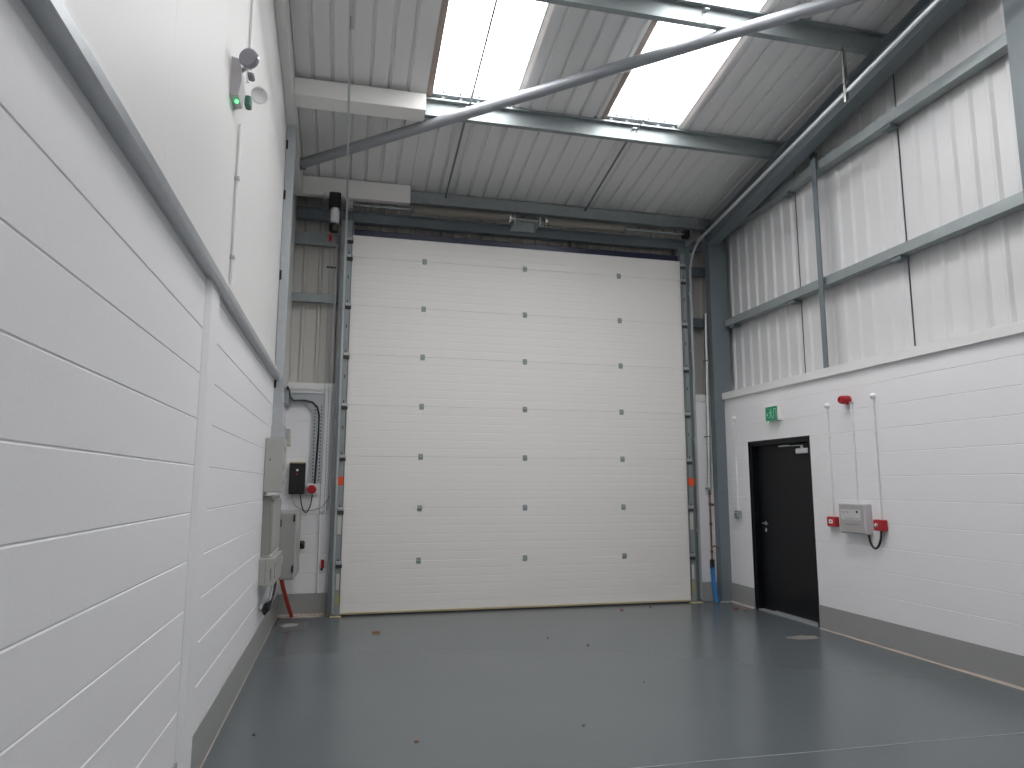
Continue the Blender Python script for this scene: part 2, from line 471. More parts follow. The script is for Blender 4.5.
k = 0
for a, b in SKY:
    for bi, (y0, y1) in enumerate(SKY_BANDS):
        k += 1
        side = 'left' if a < 1 else 'right'
        W = thing('window_%d' % k, ('bright %s rooflight of translucent sheet between the purlins' % side) if bi == 0 else ('%s rooflight behind the viewer' % side), 'rooflight', ((a+b)/2, y0, roof(y0)))
        W['kind'] = 'structure'
        p = MB()
        ln = [(a+0.03, 0.0), ((a+b)/2-0.05, 0.0), ((a+b)/2-0.03, 0.016), ((a+b)/2+0.0, 0.016), ((a+b)/2+0.02, 0.0), (b-0.03, 0.0)]
        n = len(ln)
        p.add([(x, y0, roof(y0)+0.05+h) for x, h in ln] + [(x, y1, roof(y1)+0.05+h) for x, h in ln], [(i, i+1, n+i+1, n+i) for i in range(n-1)])
        p.build('pane', M_SKY, W)
        f = MB(); slope_box(f, a-0.004, a+0.062, y0, y1, 0.0, 0.055); f.build('side_strip', M_BROWN, W, label='left edge strip coloured brown to imitate blurred light')
        f = MB(); slope_box(f, b-0.048, b+0.002, y0, y1, -0.006, 0.055); f.build('side_strip', M_STRIP, W, label='white right edge strip')
        f = MB(); slope_box(f, b-0.060, b-0.048, y0, y1, -0.004, 0.05); f.build('glazing_bar', M_GALVD, W)
        if bi == 0:
            f = MB(); slope_box(f, a, b, y0-0.012, y0+0.004, 0.0, 0.062); f.build('end_closure', M_STEEL, W)
            for xx in (0.18, 0.36, 0.56, 0.76):
                MB().lathe([(0.012, 0), (0.012, 0.012)], (a+xx, 6.90, roof(6.90)+0.03), (0, 0, 1), 8).build('fixing_washer', M_PRINT, W)

# ------------------------------------------------------------------ steelwork
def zed(y, z, h=0.17, fl=0.062, t=0.004, lip=0.016):
    """Z purlin section in the y-z plane, top at z"""
    p = [(y, z-h+t), (y, z), (y+fl, z), (y+fl, z-lip), (y+fl-t, z-lip), (y+fl-t, z-t), (y+t, z-t), (y+t, z-h),
            (y-fl, z-h), (y-fl, z-h+lip), (y-fl+t, z-h+lip), (y-fl+t, z-h+t)]
    return [(2*y - a, b) for a, b in p]
names = {3.67: 'galvanised roof purlin third from the big door, just above the view', 2.0: 'galvanised roof purlin fourth from the big door', 0.35: 'galvanised roof purlin fifth from the big door, over the viewer', -1.3: 'galvanised roof purlin sixth from the big door', -2.95: 'galvanised roof purlin furthest from the big door', 6.99: 'galvanised roof purlin under the lower ends of the rooflights', 5.32: 'galvanised roof purlin crossing the rooflights near the top of the view'}
for yp in (6.99, 5.32, 3.67, 2.0, 0.35, -1.3, -2.95):
    lab = names[yp]
    T = thing('roof_purlin', lab, 'purlin', (2.3, yp, roof(yp)), 'galvanised roof purlins')
    MB().prism(zed(yp, roof(yp)-0.004), XL+0.09, 4.98, 'x').build('purlin_section', M_GALVD, T)
    for xc in (1.15, 3.06):
        c = MB(); c.box((xc-0.02, yp-0.010, roof(yp)-0.165), (xc+0.02, yp-0.001, roof(yp)-0.02)); c.box((xc-0.02, yp-0.055, roof(yp)-0.06), (xc+0.02, yp-0.008, roof(yp)-0.05))
        c.build('bracket', M_GALV, T)
# eaves beam
T = thing('eaves_beam', 'galvanised eaves beam along the foot of the roof above the big door', 'beam', (2.3, 8.66, 5.15))
zt_ = roof(8.66) - 0.02
MB().prism([(8.66, zt_-0.16), (8.66, zt_-0.012), (8.672, zt_), (8.76, zt_), (8.76, zt_-0.02), (8.754, zt_-0.006), (8.668, zt_-0.006), (8.666, zt_-0.155), (8.75, zt_-0.155), (8.76, zt_-0.14), (8.76, zt_-0.162)], XL+0.01, 4.95, 'x').build('beam_section', M_GALVD, T)
for xc in (0.9, 4.75):
    box((xc-0.03, 8.64, zt_-0.15), (xc+0.03, 8.66, zt_-0.02)).build('cleat', M_GALVD, T)
# sag rods
for xc, ya, yb, r, lab in ((1.15, 7.0, 8.68, 0.013, 'dark sag rod below the left rooflight, running down to the eaves beam'),
                           (3.06, 7.0, 8.68, 0.013, 'dark sag rod below the right rooflight, running down to the eaves beam'),
                           (1.16, 5.33, 6.98, 0.011, 'sag rod seen as a dark line against the bright left rooflight'),
                           (3.10, 5.33, 6.98, 0.006, 'thin sag rod seen as a line against the bright right rooflight')):
    o = MB().tube([(xc, ya, roof(ya)-0.065), (xc, yb, roof(yb)-0.07)], r, 8).build('sag_rod', M_STEEL, smooth=True)
    tag(o, lab, 'rod', 'sag rods')

# header beam over the door, sheeting rails on the back wall
def cee(y, z0, z1, d=0.06, t=0.004):
    return [(y, z0), (y, z1), (y+d, z1), (y+d, z1-0.015), (y+d-t, z1-0.015), (y+d-t, z1-t), (y+t, z1-t), (y+t, z0+t), (y+d-t, z0+t), (y+d-t, z0+0.015), (y+d, z0+0.015), (y+d, z0)]
T = thing('header_beam', 'grey steel beam crossing behind the door springs', 'beam', (2, 8.75, 4.88))
MB().prism([(8.74, 4.80), (8.74, 4.815), (8.775, 4.815), (8.775, 4.93), (8.74, 4.93), (8.74, 4.945), (8.85, 4.945), (8.85, 4.80)], XL+0.01, 4.83, 'x').build('beam_section', M_STEEL, T)
for xc in (1.12, 2.88, 4.4):
    box((xc-0.012, 8.76, 4.70), (xc+0.012, 8.80, 4.80)).build('hanger_plate', M_PRINT, T)
rl = [((XL, -0.13), (3.76, 3.87), 'galvanised rail on the liner left of the big door, lower of two'),
      ((XL, -0.13), (4.50, 4.66), 'galvanised rail on the liner left of the big door, upper of two'),
      ((4.56, 5.1), (3.72, 3.85), 'grey rail between the door frame and corner column, lower of two'),
      ((4.56, 5.1), (4.47, 4.60), 'grey rail between the door frame and corner column, upper of two')]
for (x0, x1), (z0, z1), lab in rl:
    o = MB().prism(cee(8.86, z0, z1), x0, x1, 'x').build('sheeting_rail', M_GALVD if x0 < 0 else M_STEEL)
    tag(o, lab, 'rail', 'sheeting rails on the door wall')

# corner column and rafter
T = thing('corner_column', 'tall grey steel column in the corner right of the big door', 'column', (4.97, 8.68, 0))
c = MB(); c.box((4.845, 8.57, 0), (5.11, 8.695, 5.02))
c.build('column_section', M_STEEL, T)
for z in (4.78, 4.9):
    for x in (4.90, 5.05): MB().lathe([(0.014, 0), (0.014, 0.012)], (x, 8.57, z), (0, -1, 0), 6).build('bolt', M_STEEL, T)
MB().cbox((4.82, 8.54, 0.0), (4.985, 8.60, 0.012), 0.004).build('base_plate', M_SKIRT, T)
T = thing('gable_rafter', 'grey steel rafter sloping up along the top of the right wall', 'rafter', (4.9, 8.5, 4.9))
RX0, RX1 = 4.82, 4.985
c = MB(); slope_box(c, RX0, RX1, YF, 8.60, -0.195, -0.18); slope_box(c, RX0, RX1, YF, 8.60, -0.45, -0.432); slope_box(c, 4.897, 4.909, YF, 8.60, -0.433, -0.194)
c.build('rafter_section', M_STEEL, T)
for yp in (6.99, 5.32, 3.67): box((4.83, yp+0.0005, roof(yp)-0.18), (4.93, yp+0.008, roof(yp)-0.02)).build('purlin_cleat', M_GALVD, T)
T = thing('gable_post', 'grey steel post at the far right edge of the view', 'post', (5.0, 3.98, 0))
c = MB(); c.box((4.992, 3.86, 2.76), (5.004, 4.09, 5.8)); c.box((5.13, 3.86, 2.76), (5.142, 4.09, 5.8)); c.box((5.004, 3.969, 2.76), (5.13, 3.981, 5.8))
c.build('post_section', M_STEEL, T)

# sheeting rails on the gable
def grail(z0, z1, y0, y1, lab, cleats):
    T = thing('gable_rail', lab, 'rail', (5.1, (y0+y1)/2, z0), 'sheeting rails on the right wall')
    x0, x1, t = 5.04, 5.155, 0.004
    pr = [(x0, z0), (x0, z1), (x0+0.012, z1+0.004), (x1, z1+0.004), (x1, z1-0.002), (x0+t+0.006, z1-0.002), (x0+t, z1-0.006), (x0+t, z0+t), (x1, z0+t), (x1, z0)]
    MB().prism(pr, y0, y1, 'y').build('rail_section', M_GALVD, T)
    for yc in cleats:
        c = MB(); c.box((5.05, yc-0.06, z0-0.035), (5.15, yc+0.06, z0-0.002)); c.build('cleat', M_STEEL, T)
grail(3.67, 3.768, 4.095, 8.55, 'galvanised rail running across the middle of the right cladding', (8.4, 7.1, 5.455))
grail(5.005, 5.112, 4.095, 8.55, 'galvanised rail at the top of the right cladding below the rafter', (7.1, 5.455))
T = thing('vertical_stay', 'thin grey upright bar from the right blockwork to the rafter', 'bar', (5.0, 6.48, 2.75))
MB().cbox((4.992, 6.445, 2.762), (5.012, 6.515, 5.21), 0.003).build('flat_bar', M_STEEL, T)
c = MB(); c.box((4.985, 6.44, 5.14), (5.03, 6.52, 5.2)); c.build('end_clamp', M_PRINT, T)

# brace tube
A_, B_ = Vector((-0.66, 8.06, 5.17)), Vector((4.30, 4.66, 5.745))
d = (B_-A_).normalized()
T = thing('brace_tube', 'long grey round brace tube crossing diagonally beneath the roof', 'brace', A_)
MB().tube([A_ + d*0.07, B_, B_ + d*0.55], 0.058, 24).build('tube', M_TUBE, T, smooth=True)
c = MB(); c.cbox(A_ + Vector((-0.035, -0.012, -0.05)), A_ + Vector((0.10, 0.012, 0.05)), 0.004); c.build('end_plate', M_STEEL, T)
c = MB(); c.cbox(A_ + Vector((-0.045, -0.05, -0.10)), A_ + Vector((-0.035, 0.07, 0.07)), 0.004); c.build('bracket', M_STEEL, T)
# fire-board boxes round the beams at the party wall
def fbox(y0, y1, z0, z1, x1, lab):
    T = thing('fire_board_box', lab, 'boxing', ((XL+x1)/2, y0, z0), 'white fire boxes at the party wall')
    MB().cbox((XL+0.002, y0, z0), (x1, y1, z1), 0.003).build('boxing', M_BOARD, T)
    return T
fbox(6.84, 7.09, 5.355, 5.54, 0.69, 'white board box around the purlin beside the left rooflight')
fbox(8.56, 8.655, 5.04, 5.275, 0.69, 'white board box around the eaves beam in the far left corner')

# left rail (angle along the head of the blockwork)
T = thing('left_wall_rail', 'galvanised angle rail running along the top of the left blockwork', 'rail', (XL, 3, 2.53))
MB().prism([(XL, 2.528), (XL+0.050, 2.528), (XL+0.056, 2.536), (XL+0.058, 2.572), (XL+0.050, 2.585), (XL+0.040, 2.588), (XL+0.036, 2.61), (XL, 2.612)], YF, 7.62, 'y').build('angle', M_GALV, T)
MB().prism([(XL, 2.612), (XL+0.022, 2.612), (XL+0.022, 2.65), (XL, 2.656)], YF, 7.62, 'y').build('cover_strip', M_TRIMW, T)
MB().cbox((XL, 7.60, 2.46), (XL+0.06, 7.66, 2.56), 0.003).build('end_bracket', M_GALV, T)
# pilaster strip
o = MB().prism([(XL-0.01, 3.66), (XL+0.004, 3.675), (XL+0.022, 3.72), (XL+0.022, 3.95), (XL+0.004, 4.0), (XL-0.01, 4.01)], 0.0, 2.528, 'z').build('trim_6', M_BLOCK_Y)
struct(o, 'white rounded cover strip down the left blockwork', 'trim')

# ------------------------------------------------------------------ big sectional door
D = 8.65
dx0, dx1 = -0.005, 4.435
T = thing('door_1', 'large off-white sectional overhead door filling the end wall', 'overhead door', (2.2, D, 0)); T['kind'] = 'structure'
zj = [0.035] + [0.608 + 0.6174*i for i in range(7)] + [4.575]
for i in range(8):
    z0, z1 = zj[i], zj[i+1]
    pts = [(D+0.003, z0+0.001), (D, z0+0.004)]
    nr = max(1, round((z1-z0)/0.1029))
    for q in range(1, nr):
        z = z0 + (z1-z0)*q/nr
        pts += [(D, z-0.009), (D+0.0012, z-0.003), (D+0.0012, z+0.002), (D, z+0.006)]
    pts += [(D, z1-0.004), (D+0.003, z1-0.001), (D+0.042, z1-0.001), (D+0.042, z0+0.002)]
    MB().prism(pts, dx0, dx1, 'x').build('door_panel', M_PANEL, T)
hx = [0.895, 2.21, 3.525]
for i in range(7):
    z = zj[i+1]
    for x in hx:
        h = MB(); h.cbox((x-0.028, D-0.006, z-0.036), (x+0.028, D-0.0005, z-0.008), 0.002); h.cbox((x-0.028, D-0.006, z+0.008), (x+0.028, D-0.0005, z+0.036), 0.002)
        h.lathe([(0.008, -0.03), (0.008, 0.03)], (x, D-0.010, z), (1, 0, 0), 8)
        h.build('hinge', M_GALVD, T)
for i in range(8):
    z = (zj[i+1] if i < 7 else 4.53) - 0.01
    for sx, x in ((1, dx0+0.015), (-1, dx1-0.015)):
        e = x - 0.015*sx
        h = MB(); h.cbox((e-0.062*sx, D-0.050, z-0.012), (e+0.012*sx, D-0.024, z+0.024), 0.004)
        h = h.build('roller_bracket', M_GALV, T)
        MB().cbox((e-0.060*sx, D-0.050, z-0.052), (e+0.010*sx, D-0.026, z-0.013), 0.004).build('roller_holder', M_PRINT, h)
MB().prism([(D-0.012, 0.0), (D-0.012, 0.018), (D+0.03, 0.018), (D+0.03, 0.0)], dx0, dx1, 'x').build('bottom_seal', M_RUBBER, T)
MB().prism([(D-0.016, 0.018), (D-0.018, 0.035), (D+0.03, 0.037), (D+0.03, 0.018)], dx0, dx1, 'x').build('bottom_rail', M_BEIGE, T, label='yellowish bottom rail')
MB().prism([(D-0.006, 4.574), (D-0.006, 4.588), (D+0.06, 4.588), (D+0.06, 4.574)], dx0, dx1, 'x').build('top_edge', M_PVC, T)
MB().prism([(D+0.01, 4.588), (D+0.01, 4.665), (D+0.03, 4.68), (D+0.10, 4.68), (D+0.10, 4.588)], dx0+0.02, dx1-0.02, 'x').build('top_seal', M_NAVY, T, label='dark blue rubber top seal')

# dark steel jambs behind the tracks
for x0, x1, s_, mm in ((-0.15, -0.0, 'left', M_GALVD), (4.43, 4.615, 'right', M_STEEL)):
    o = MB().cbox((x0, 8.70 if x0 < 0 else 8.69, 0), (x1, 8.79 if x0 < 0 else 8.699, 4.80), 0.003).build('door_jamb', mm)
    tag(o, '%s steel jamb post behind the %s door track' % ('pale' if x0 < 0 else 'dark', s_), 'jamb', 'steel jambs of the big door')

def track(xr, sgn, s_):
    """xr = x of the running rail; sgn = +1 on the right of the door"""
    T = thing('door_track', 'galvanised vertical and overhead track on the %s side of the big door' % s_, 'track', (xr, 8.6, 0), 'tracks of the big door')
    # rail: up the jamb, round the bend, then up along the roof slope
    path = [(xr, 8.575, 0.05), (xr, 8.575, 1.5), (xr, 8.575, 3.0), (xr, 8.575, 4.20)]
    R_, a1 = 0.42, math.radians(90-8.66)
    for i in range(1, 11):
        a = a1*i/10
        path.append((xr, 8.575 - R_*(1-math.cos(a)), 4.38 + R_*math.sin(a) - 0.0))
    y, z = path[-1][1], path[-1][2]
    for yy in (6.5, 4.5, 2.5, 1.6): path.append((xr, yy, z + (y-yy)*0.1523))
    t, wd, hh = 0.003, 0.011, 0.016
    prof = [(-wd, -hh), (wd, -hh), (wd, -hh+0.009), (wd-t, -hh+0.009), (wd-t, -hh+t), (-wd+t, -hh+t), (-wd+t, hh-t), (wd-t, hh-t), (wd-t, hh-0.009), (wd, hh-0.009), (wd, hh), (-wd, hh)]
    if sgn < 0: prof = [(-a, b) for a, b in prof][::-1]
    m_ = MB(); pv = [Vector(p) for p in path]; n = len(prof); vs = []
    for i, p in enumerate(pv):
        dd = (pv[min(i+1, len(pv)-1)] - pv[max(i-1, 0)]).normalized()
        side = Vector((1, 0, 0)); u2 = side.cross(dd).normalized()
        vs += [p + side*a + u2*b for a, b in prof]
    f = [(i*n+k, i*n+(k+1) % n, (i+1)*n+(k+1) % n, (i+1)*n+k) for i in range(len(pv)-1) for k in range(n)]
    f += [tuple(range(n))[::-1], tuple(range((len(pv)-1)*n, len(pv)*n))]
    m_.add(vs, f).build('running_rail', M_GALV, T)
    # angle with slots beside the leaf
    e = dx0 if sgn < 0 else dx1
    x0 = e + sgn*0.002; x1 = e + sgn*0.075
    a = MB(); a.box((x0, 8.628, 0.02), (x1, 8.634, 4.70)); a.box((x1-sgn*0.005, 8.634, 0.02), (x1, 8.70, 4.70))
    ga = a.build('guide_angle', M_GALVD, T)
    z = 0.30
    while z < 4.6:
        box((x0+sgn*0.030, 8.6262, z), (x0+sgn*0.042, 8.6281, z+0.04)).build('slot', M_PRINT, ga); z += 0.31
    s = MB(); s.box((e+sgn*0.006, 8.6245, 1.50), (e+sgn*0.092, 8.6262, 1.60)); s.build('sticker', M_ORANGE, T, label='orange warning sticker')
    s = MB(); s.box((e+sgn*0.012, 8.6245, 0.93), (e+sgn*0.058, 8.6262, 1.24)); s.build('sticker', M_LABEL, T, label='white label')
    s = MB(); s.box((e+sgn*0.012, 8.6245, 0.30), (e+sgn*0.050, 8.6262, 0.48)); s.build('sticker', M_LABEL, T, label='small white label')
    s = MB(); s.box((e+sgn*0.012, 8.6245, 0.13), (e+sgn*0.050, 8.6262, 0.26)); s.build('sticker', M_YLABEL, T, label='yellowish label')
    p = MB(); p.cbox((min(e, xr)-0.03, 8.56, 0.0), (max(e, xr)+0.02, 8.648, 0.010), 0.003); p.build('foot_plate', M_BEIGE, T)
    for z in (0.9, 2.1, 3.3, 4.1):
        b_ = MB(); xa, xb = sorted((xr, x1)); b_.box((xa, 8.59, z), (xb, 8.60, z+0.04)); b_.box((xb-0.006 if sgn<0 else xa, 8.59, z), (xb if sgn<0 else xa+0.006, 8.63, z+0.04)); b_.build('bracket', M_GALVD, T)
    # hanger from the purlin
    yh = 5.33
    zt = roof(yh)-0.17; zr = path[-4][2] + (path[-4][1]-yh)*0.1523
    hg = MB(); hg.box((xr-0.020*sgn-0.018, yh-0.012, zr-0.12), (xr-0.020*sgn-0.014, yh+0.020, zt)); hg.box((xr-0.020*sgn-0.018, yh-0.012, zr-0.12), (xr-0.020*sgn+0.014, yh-0.008, zt))
    hg.build('hanger_strap', M_CHROME, T)
    return T
track(-0.085, -1, 'left')
track(4.545, 1, 'right')

# torsion spring shaft
T = thing('spring_shaft', 'torsion spring shaft with two long coil springs above the big door', 'door spring', (2.2, 8.5, 4.93))
MB().lathe([(0.0127, 0), (0.0127, 4.62)], (-0.14, 8.50, 4.93), (1, 0, 0), 12).build('shaft', M_GALVD, T, smooth=True)
def spring(x0, x1):
    pr = []; x = x0
    while x < x1:
        pr += [(0.046, x), (0.053, x+0.003), (0.053, x+0.007), (0.046, x+0.010)]; x += 0.0115
    return MB().lathe([(0.02, x0-0.001)] + pr + [(0.02, x1+0.002)], (0, 8.50, 4.93), (1, 0, 0), 14)
spring(0.74, 1.95).build('coil_spring', M_SPRING, T)
spring(2.49, 3.53).build('coil_spring', M_SPRING, T)
for x in (1.95, 2.44, 0.70, 3.53):
    MB().lathe([(0.05, 0), (0.056, 0.01), (0.056, 0.03), (0.032, 0.04), (0.032, 0.05)], (x, 8.50, 4.93), (1, 0, 0), 16).build('end_cone', M_CHROME if 1 < x < 3 else M_STEEL, T, smooth=True)
for x in (2.03, 2.37):
    b_ = MB(); b_.box((x-0.003, 8.45, 4.87), (x+0.003, 8.73, 4.98)); b_.build('bearing_plate', M_GALV, T)
    MB().lathe([(0.028, -0.012), (0.028, 0.012)], (x, 8.50, 4.93), (1, 0, 0), 12).build('bearing', M_CHROME, T)
MB().box((2.03, 8.725, 4.85), (2.37, 8.735, 4.99)).build('back_plate', M_GALVD, T)
for x, sx, mm in ((-0.045, 1, M_PVCG), (4.46, -1, M_BLACK)):
    MB().lathe([(0.07, 0), (0.07, 0.006), (0.052, 0.008), (0.055, 0.018), (0.052, 0.028), (0.055, 0.038), (0.052, 0.048), (0.07, 0.05), (0.07, 0.056)], (x-0.028, 8.50, 4.93), (1, 0, 0), 20).build('cable_drum', mm, T)
for x in (-0.14, 4.53):
    MB().cbox((x-0.004, 8.45, 4.80), (x+0.004, 8.66, 5.0), 0.002).build('end_bearing_plate', M_GALVD, T)
for x in (-0.01, 4.44):
    MB().tube([(x, 8.445, 4.93), (x, 8.60, 4.2), (x, 8.622, 0.1)], 0.0025, 6).build('lift_cable', M_PRINT, T)

# shaft operator with hand chain
T = thing('door_operator', 'chain-driven door motor unit hanging at the top left of the big door', 'door operator', (-0.22, 8.48, 4.6))
MB().cbox((-0.30, 8.43, 4.86), (-0.16, 8.57, 5.045), 0.01).build('gearbox', M_BLACK, T)
MB().lathe([(0.03, 0), (0.05, 0.01), (0.052, 0.05), (0.052, 0.17), (0.045, 0.19)], (-0.225, 8.48, 4.66), (0, 0, 1), 18).build('motor', M_PVC, T, smooth=True)
MB().lathe([(0.052, 0), (0.056, 0.02), (0.056, 0.09), (0.05, 0.10)], (-0.235, 8.48, 4.55), (0, 0, 1), 18).build('motor_cap', M_BLACK, T, smooth=True)
MB().lathe([(0.02, 0), (0.055, 0.004), (0.045, 0.018), (0.055, 0.032), (0.02, 0.036)], (-0.285, 8.48, 4.47), (1, 0, 0), 18).build('chain_wheel', M_RED, T)
MB().tube([(-0.30, 8.47, 4.97), (-0.36, 8.47, 4.97), (-0.36, 8.47, 5.03)], 0.007, 8).build('release_arm', M_GALV, T)
MB().box((-0.30, 8.50, 4.10), (-0.19, 8.515, 4.12)).build('chain_guide', M_PRINT, T)
# hand chain: links along a long loop
ch = MB()
def link(c_, vert):
    pts = []
    for k in range(9):
        a = 2*math.pi*k/8; u, v = 0.0055*math.cos(a), 0.013*math.sin(a)
        pts.append(Vector(c_) + (Vector((u, 0, v)) if vert else Vector((0, u, v))))
    ch.sweep(pts, [(0.0022, 0.0), (0, 0.0022), (-0.0022, 0), (0, -0.0022)], (0.3, 1, 0.2) if vert else (1, 0.3, 0.2))
z = 4.46; i = 0
while z > 1.20:
    link((-0.265 + 0.0*z, 8.46, z), i % 2 == 0); link((-0.215, 8.46, z), i % 2 == 1); z -= 0.021; i += 1
for k in range(5): link((-0.265 + 0.0125*k, 8.46, 1.19 - 0.008*math.sin(math.pi*k/4)), True)
ch.build('hand_chain', M_GALVD, T)

# ------------------------------------------------------------------ pedestrian door
T = thing('door_2', 'black steel personnel door in the right wall under the exit sign', 'door', (5.08, 7.43, 0)); T['kind'] = 'structure'
c = MB()
c.box((5.0, DY1-0.06, 0), (5.16, DY1, DZ)); c.box((5.0, DY0, 0), (5.16, DY0+0.055, DZ)); c.box((5.0, DY0+0.055, DZ-0.06), (5.16, DY1-0.06, DZ))
c.box((5.125, DY0+0.055, 0.0), (5.15, DY0+0.075, DZ-0.06)); c.box((5.125, DY1-0.08, 0.0), (5.15, DY1-0.06, DZ-0.06))
c.box((4.989, DY1-0.012, 0), (5.0, DY1, DZ)); c.box((4.989, DY0, 0), (5.0, DY0+0.012, DZ)); c.box((4.989, DY0, DZ-0.012), (5.0, DY1, DZ))
c.build('frame', M_DOORB, T)
leaf = MB().cbox((5.072, DY0+0.06, 0.012), (5.122, DY1-0.065, DZ-0.065), 0.003).build('leaf', M_DOORB, T)
MB().cbox((4.995, DY0+0.055, 0.0), (5.16, DY1-0.06, 0.012), 0.003).build('threshold', M_GALV, T)
MB().box((5.0705, DY0+0.07, 0.014), (5.0718, DY1-0.3, 0.030)).build('drip_strip', M_GALVD, leaf)
h = MB(); h.lathe([(0.026, 0), (0.026, 0.006), (0.011, 0.010), (0.011, 0.045)], (5.072, 7.86, 1.045), (-1, 0, 0), 16)
h.tube([(5.03, 7.865, 1.045), (5.026, 7.84, 1.047), (5.026, 7.73, 1.045)], 0.010, 10); h.build('handle', M_CHROME, leaf, smooth=True)
h = MB(); h.lathe([(0.026, 0), (0.026, 0.006), (0.008, 0.008), (0.008, 0.014)], (5.072, 7.86, 0.965), (-1, 0, 0), 16); h.build('lock_escutcheon', M_CHROME, leaf, smooth=True)
h = MB(); h.cbox((5.025, 6.92, 1.865), (5.072, 7.13, 1.925), 0.006); cl = h.build('door_closer', M_PVCG, leaf, label='grey closer box')
h = MB(); h.tube([(5.04, 7.03, 1.925), (5.04, 7.03, 1.962)], 0.016, 10); h.tube([(5.04, 7.03, 1.958), (5.03, 7.34, 1.966)], 0.006, 8); h.cbox((5.02, 7.25, 1.958), (5.045, 7.45, 1.978), 0.003)
h.build('closer_arm', M_GALV, cl)
# hidden outside face so the doorway is closed
MB().box((5.16, DY0, 0), (5.25, DY1, DZ)).build('outer_leaf', M_DOORB, T)
for z in (0.28, 1.05, 1.80): MB().lathe([(0.009, 0), (0.009, 0.11)], (5.064, DY0+0.058, z), (0, 0, 1), 8).build('hinge', M_STEEL, leaf)

# ------------------------------------------------------------------ exit sign
X_ = XR
T = thing('exit_sign', 'green emergency exit sign with running man above the black door', 'sign', (X_, 7.5, 2.3))
ey0, ey1, ez0, ez1 = 7.285, 7.53, 2.265, 2.445
MB().cbox((X_-0.062, ey0, ez0), (X_, ey1, ez1), 0.006).build('housing', M_PVC, T)
sf = MB().box((X_-0.065, ey0+0.006, ez0+0.008), (X_-0.0622, ey1-0.006, ez1-0.008)).build('sign_face', M_GREEN, T)
pic = MB()
def pq(pts):   # pictogram polygon: u runs to the reader's right (towards -y)
    x = X_-0.0655
    v = [(x, ey1-0.01-u, ez0+0.01+vv) for u, vv in pts] + [(x-0.0008, ey1-0.01-u, ez0+0.01+vv) for u, vv in pts]
    n = len(pts); pic.add(v, [tuple(range(n)), tuple(range(2*n-1, n-1, -1))] + [(i, (i+1) % n, n+(i+1) % n, n+i) for i in range(n)])
# doorway
pq([(0.155, 0.02), (0.165, 0.02), (0.165, 0.135), (0.155, 0.135)]); pq([(0.155, 0.125), (0.215, 0.125), (0.215, 0.135), (0.155, 0.135)]); pq([(0.205, 0.02), (0.215, 0.02), (0.215, 0.135), (0.205, 0.135)])
# running figure
pq([(0.100+0.012*math.cos(a), 0.122+0.012*math.sin(a)) for a in [2*math.pi*k/10 for k in range(10)]])
pq([(0.085, 0.105), (0.108, 0.103), (0.118, 0.065), (0.098, 0.06)]); pq([(0.098, 0.065), (0.113, 0.065), (0.135, 0.035), (0.125, 0.025)])
pq([(0.125, 0.035), (0.135, 0.037), (0.138, 0.015), (0.128, 0.013)]); pq([(0.098, 0.068), (0.110, 0.060), (0.080, 0.030), (0.070, 0.036)])
pq([(0.072, 0.036), (0.08, 0.028), (0.055, 0.024), (0.054, 0.033)]); pq([(0.105, 0.102), (0.112, 0.094), (0.138, 0.088), (0.139, 0.097)]); pq([(0.088, 0.105), (0.094, 0.098), (0.065, 0.078), (0.060, 0.086)])
# arrow
pq([(0.012, 0.07), (0.036, 0.095), (0.036, 0.078), (0.052, 0.078), (0.052, 0.062), (0.036, 0.062), (0.036, 0.045)])
pic.build('pictogram', mat('exit_sign_white', (0.30, 0.62, 0.48), 0.4), sf)
MB().lathe([(0.006, 0), (0.006, 0.006)], (X_-0.045, ey1-0.03, ez0-0.006), (0, 0, 1), 8).build('indicator', M_LED, T)

# ------------------------------------------------------------------ conduits, alarm panel, call points
def conduit(y, z0, z1, lab, top=True, clips=(), r=0.0105):
    T = thing('surface_conduit', lab, 'conduit', (X_-0.013, y, z0), 'white conduits on the right wall')
    MB().tube([(X_-0.013, y, z0), (X_-0.013, y, z1)], r, 10).build('pipe', M_PVC, T, smooth=True)
    for z in clips:
        MB().cbox((X_-0.028, y-0.016, z-0.01), (X_, y+0.016, z+0.01), 0.003).build('clip', M_PVC, T)
    if top:
        MB().lathe([(0.030, 0), (0.030, 0.02), (0.014, 0.042), (0.012, 0.05)], (X_, y, z1+0.012), (-1, 0, 0), 16).build('end_cap', M_PVC, T, smooth=True)
    return T
conduit(6.475, 1.19, 2.335, 'white conduit rising from the left red call point', clips=(2.02, 1.52))
conduit(6.105, 1.335, 2.335, 'white conduit rising from the grey alarm panel to the red sounder', top=False, clips=(2.02, 1.52))
conduit(5.80, 1.19, 2.355, 'white conduit rising from the right red switch box', clips=(2.02, 1.50))
conduit(8.32, 1.185, 2.37, 'white conduit between the black door and corner column, down to a grey socket', clips=(1.65,))

T = thing('alarm_sounder', 'small red cylindrical alarm sounder high on the right wall', 'alarm', (X_, 6.10, 2.385))
MB().lathe([(0.043, 0), (0.046, 0.01), (0.046, 0.035)], (X_, 6.15, 2.37), (-1, 0, 0), 20).build('base', M_RED, T, smooth=True)
MB().lathe([(0.040, 0.035), (0.043, 0.045), (0.043, 0.085), (0.036, 0.105), (0.022, 0.108), (0.018, 0.095)], (X_, 6.15, 2.37), (-1, 0, 0), 20).build('horn', M_RED, T, smooth=True)
MB().box((X_-0.03, 6.085, 2.325), (X_, 6.115, 2.345)).build('gland', M_PVCG, T)

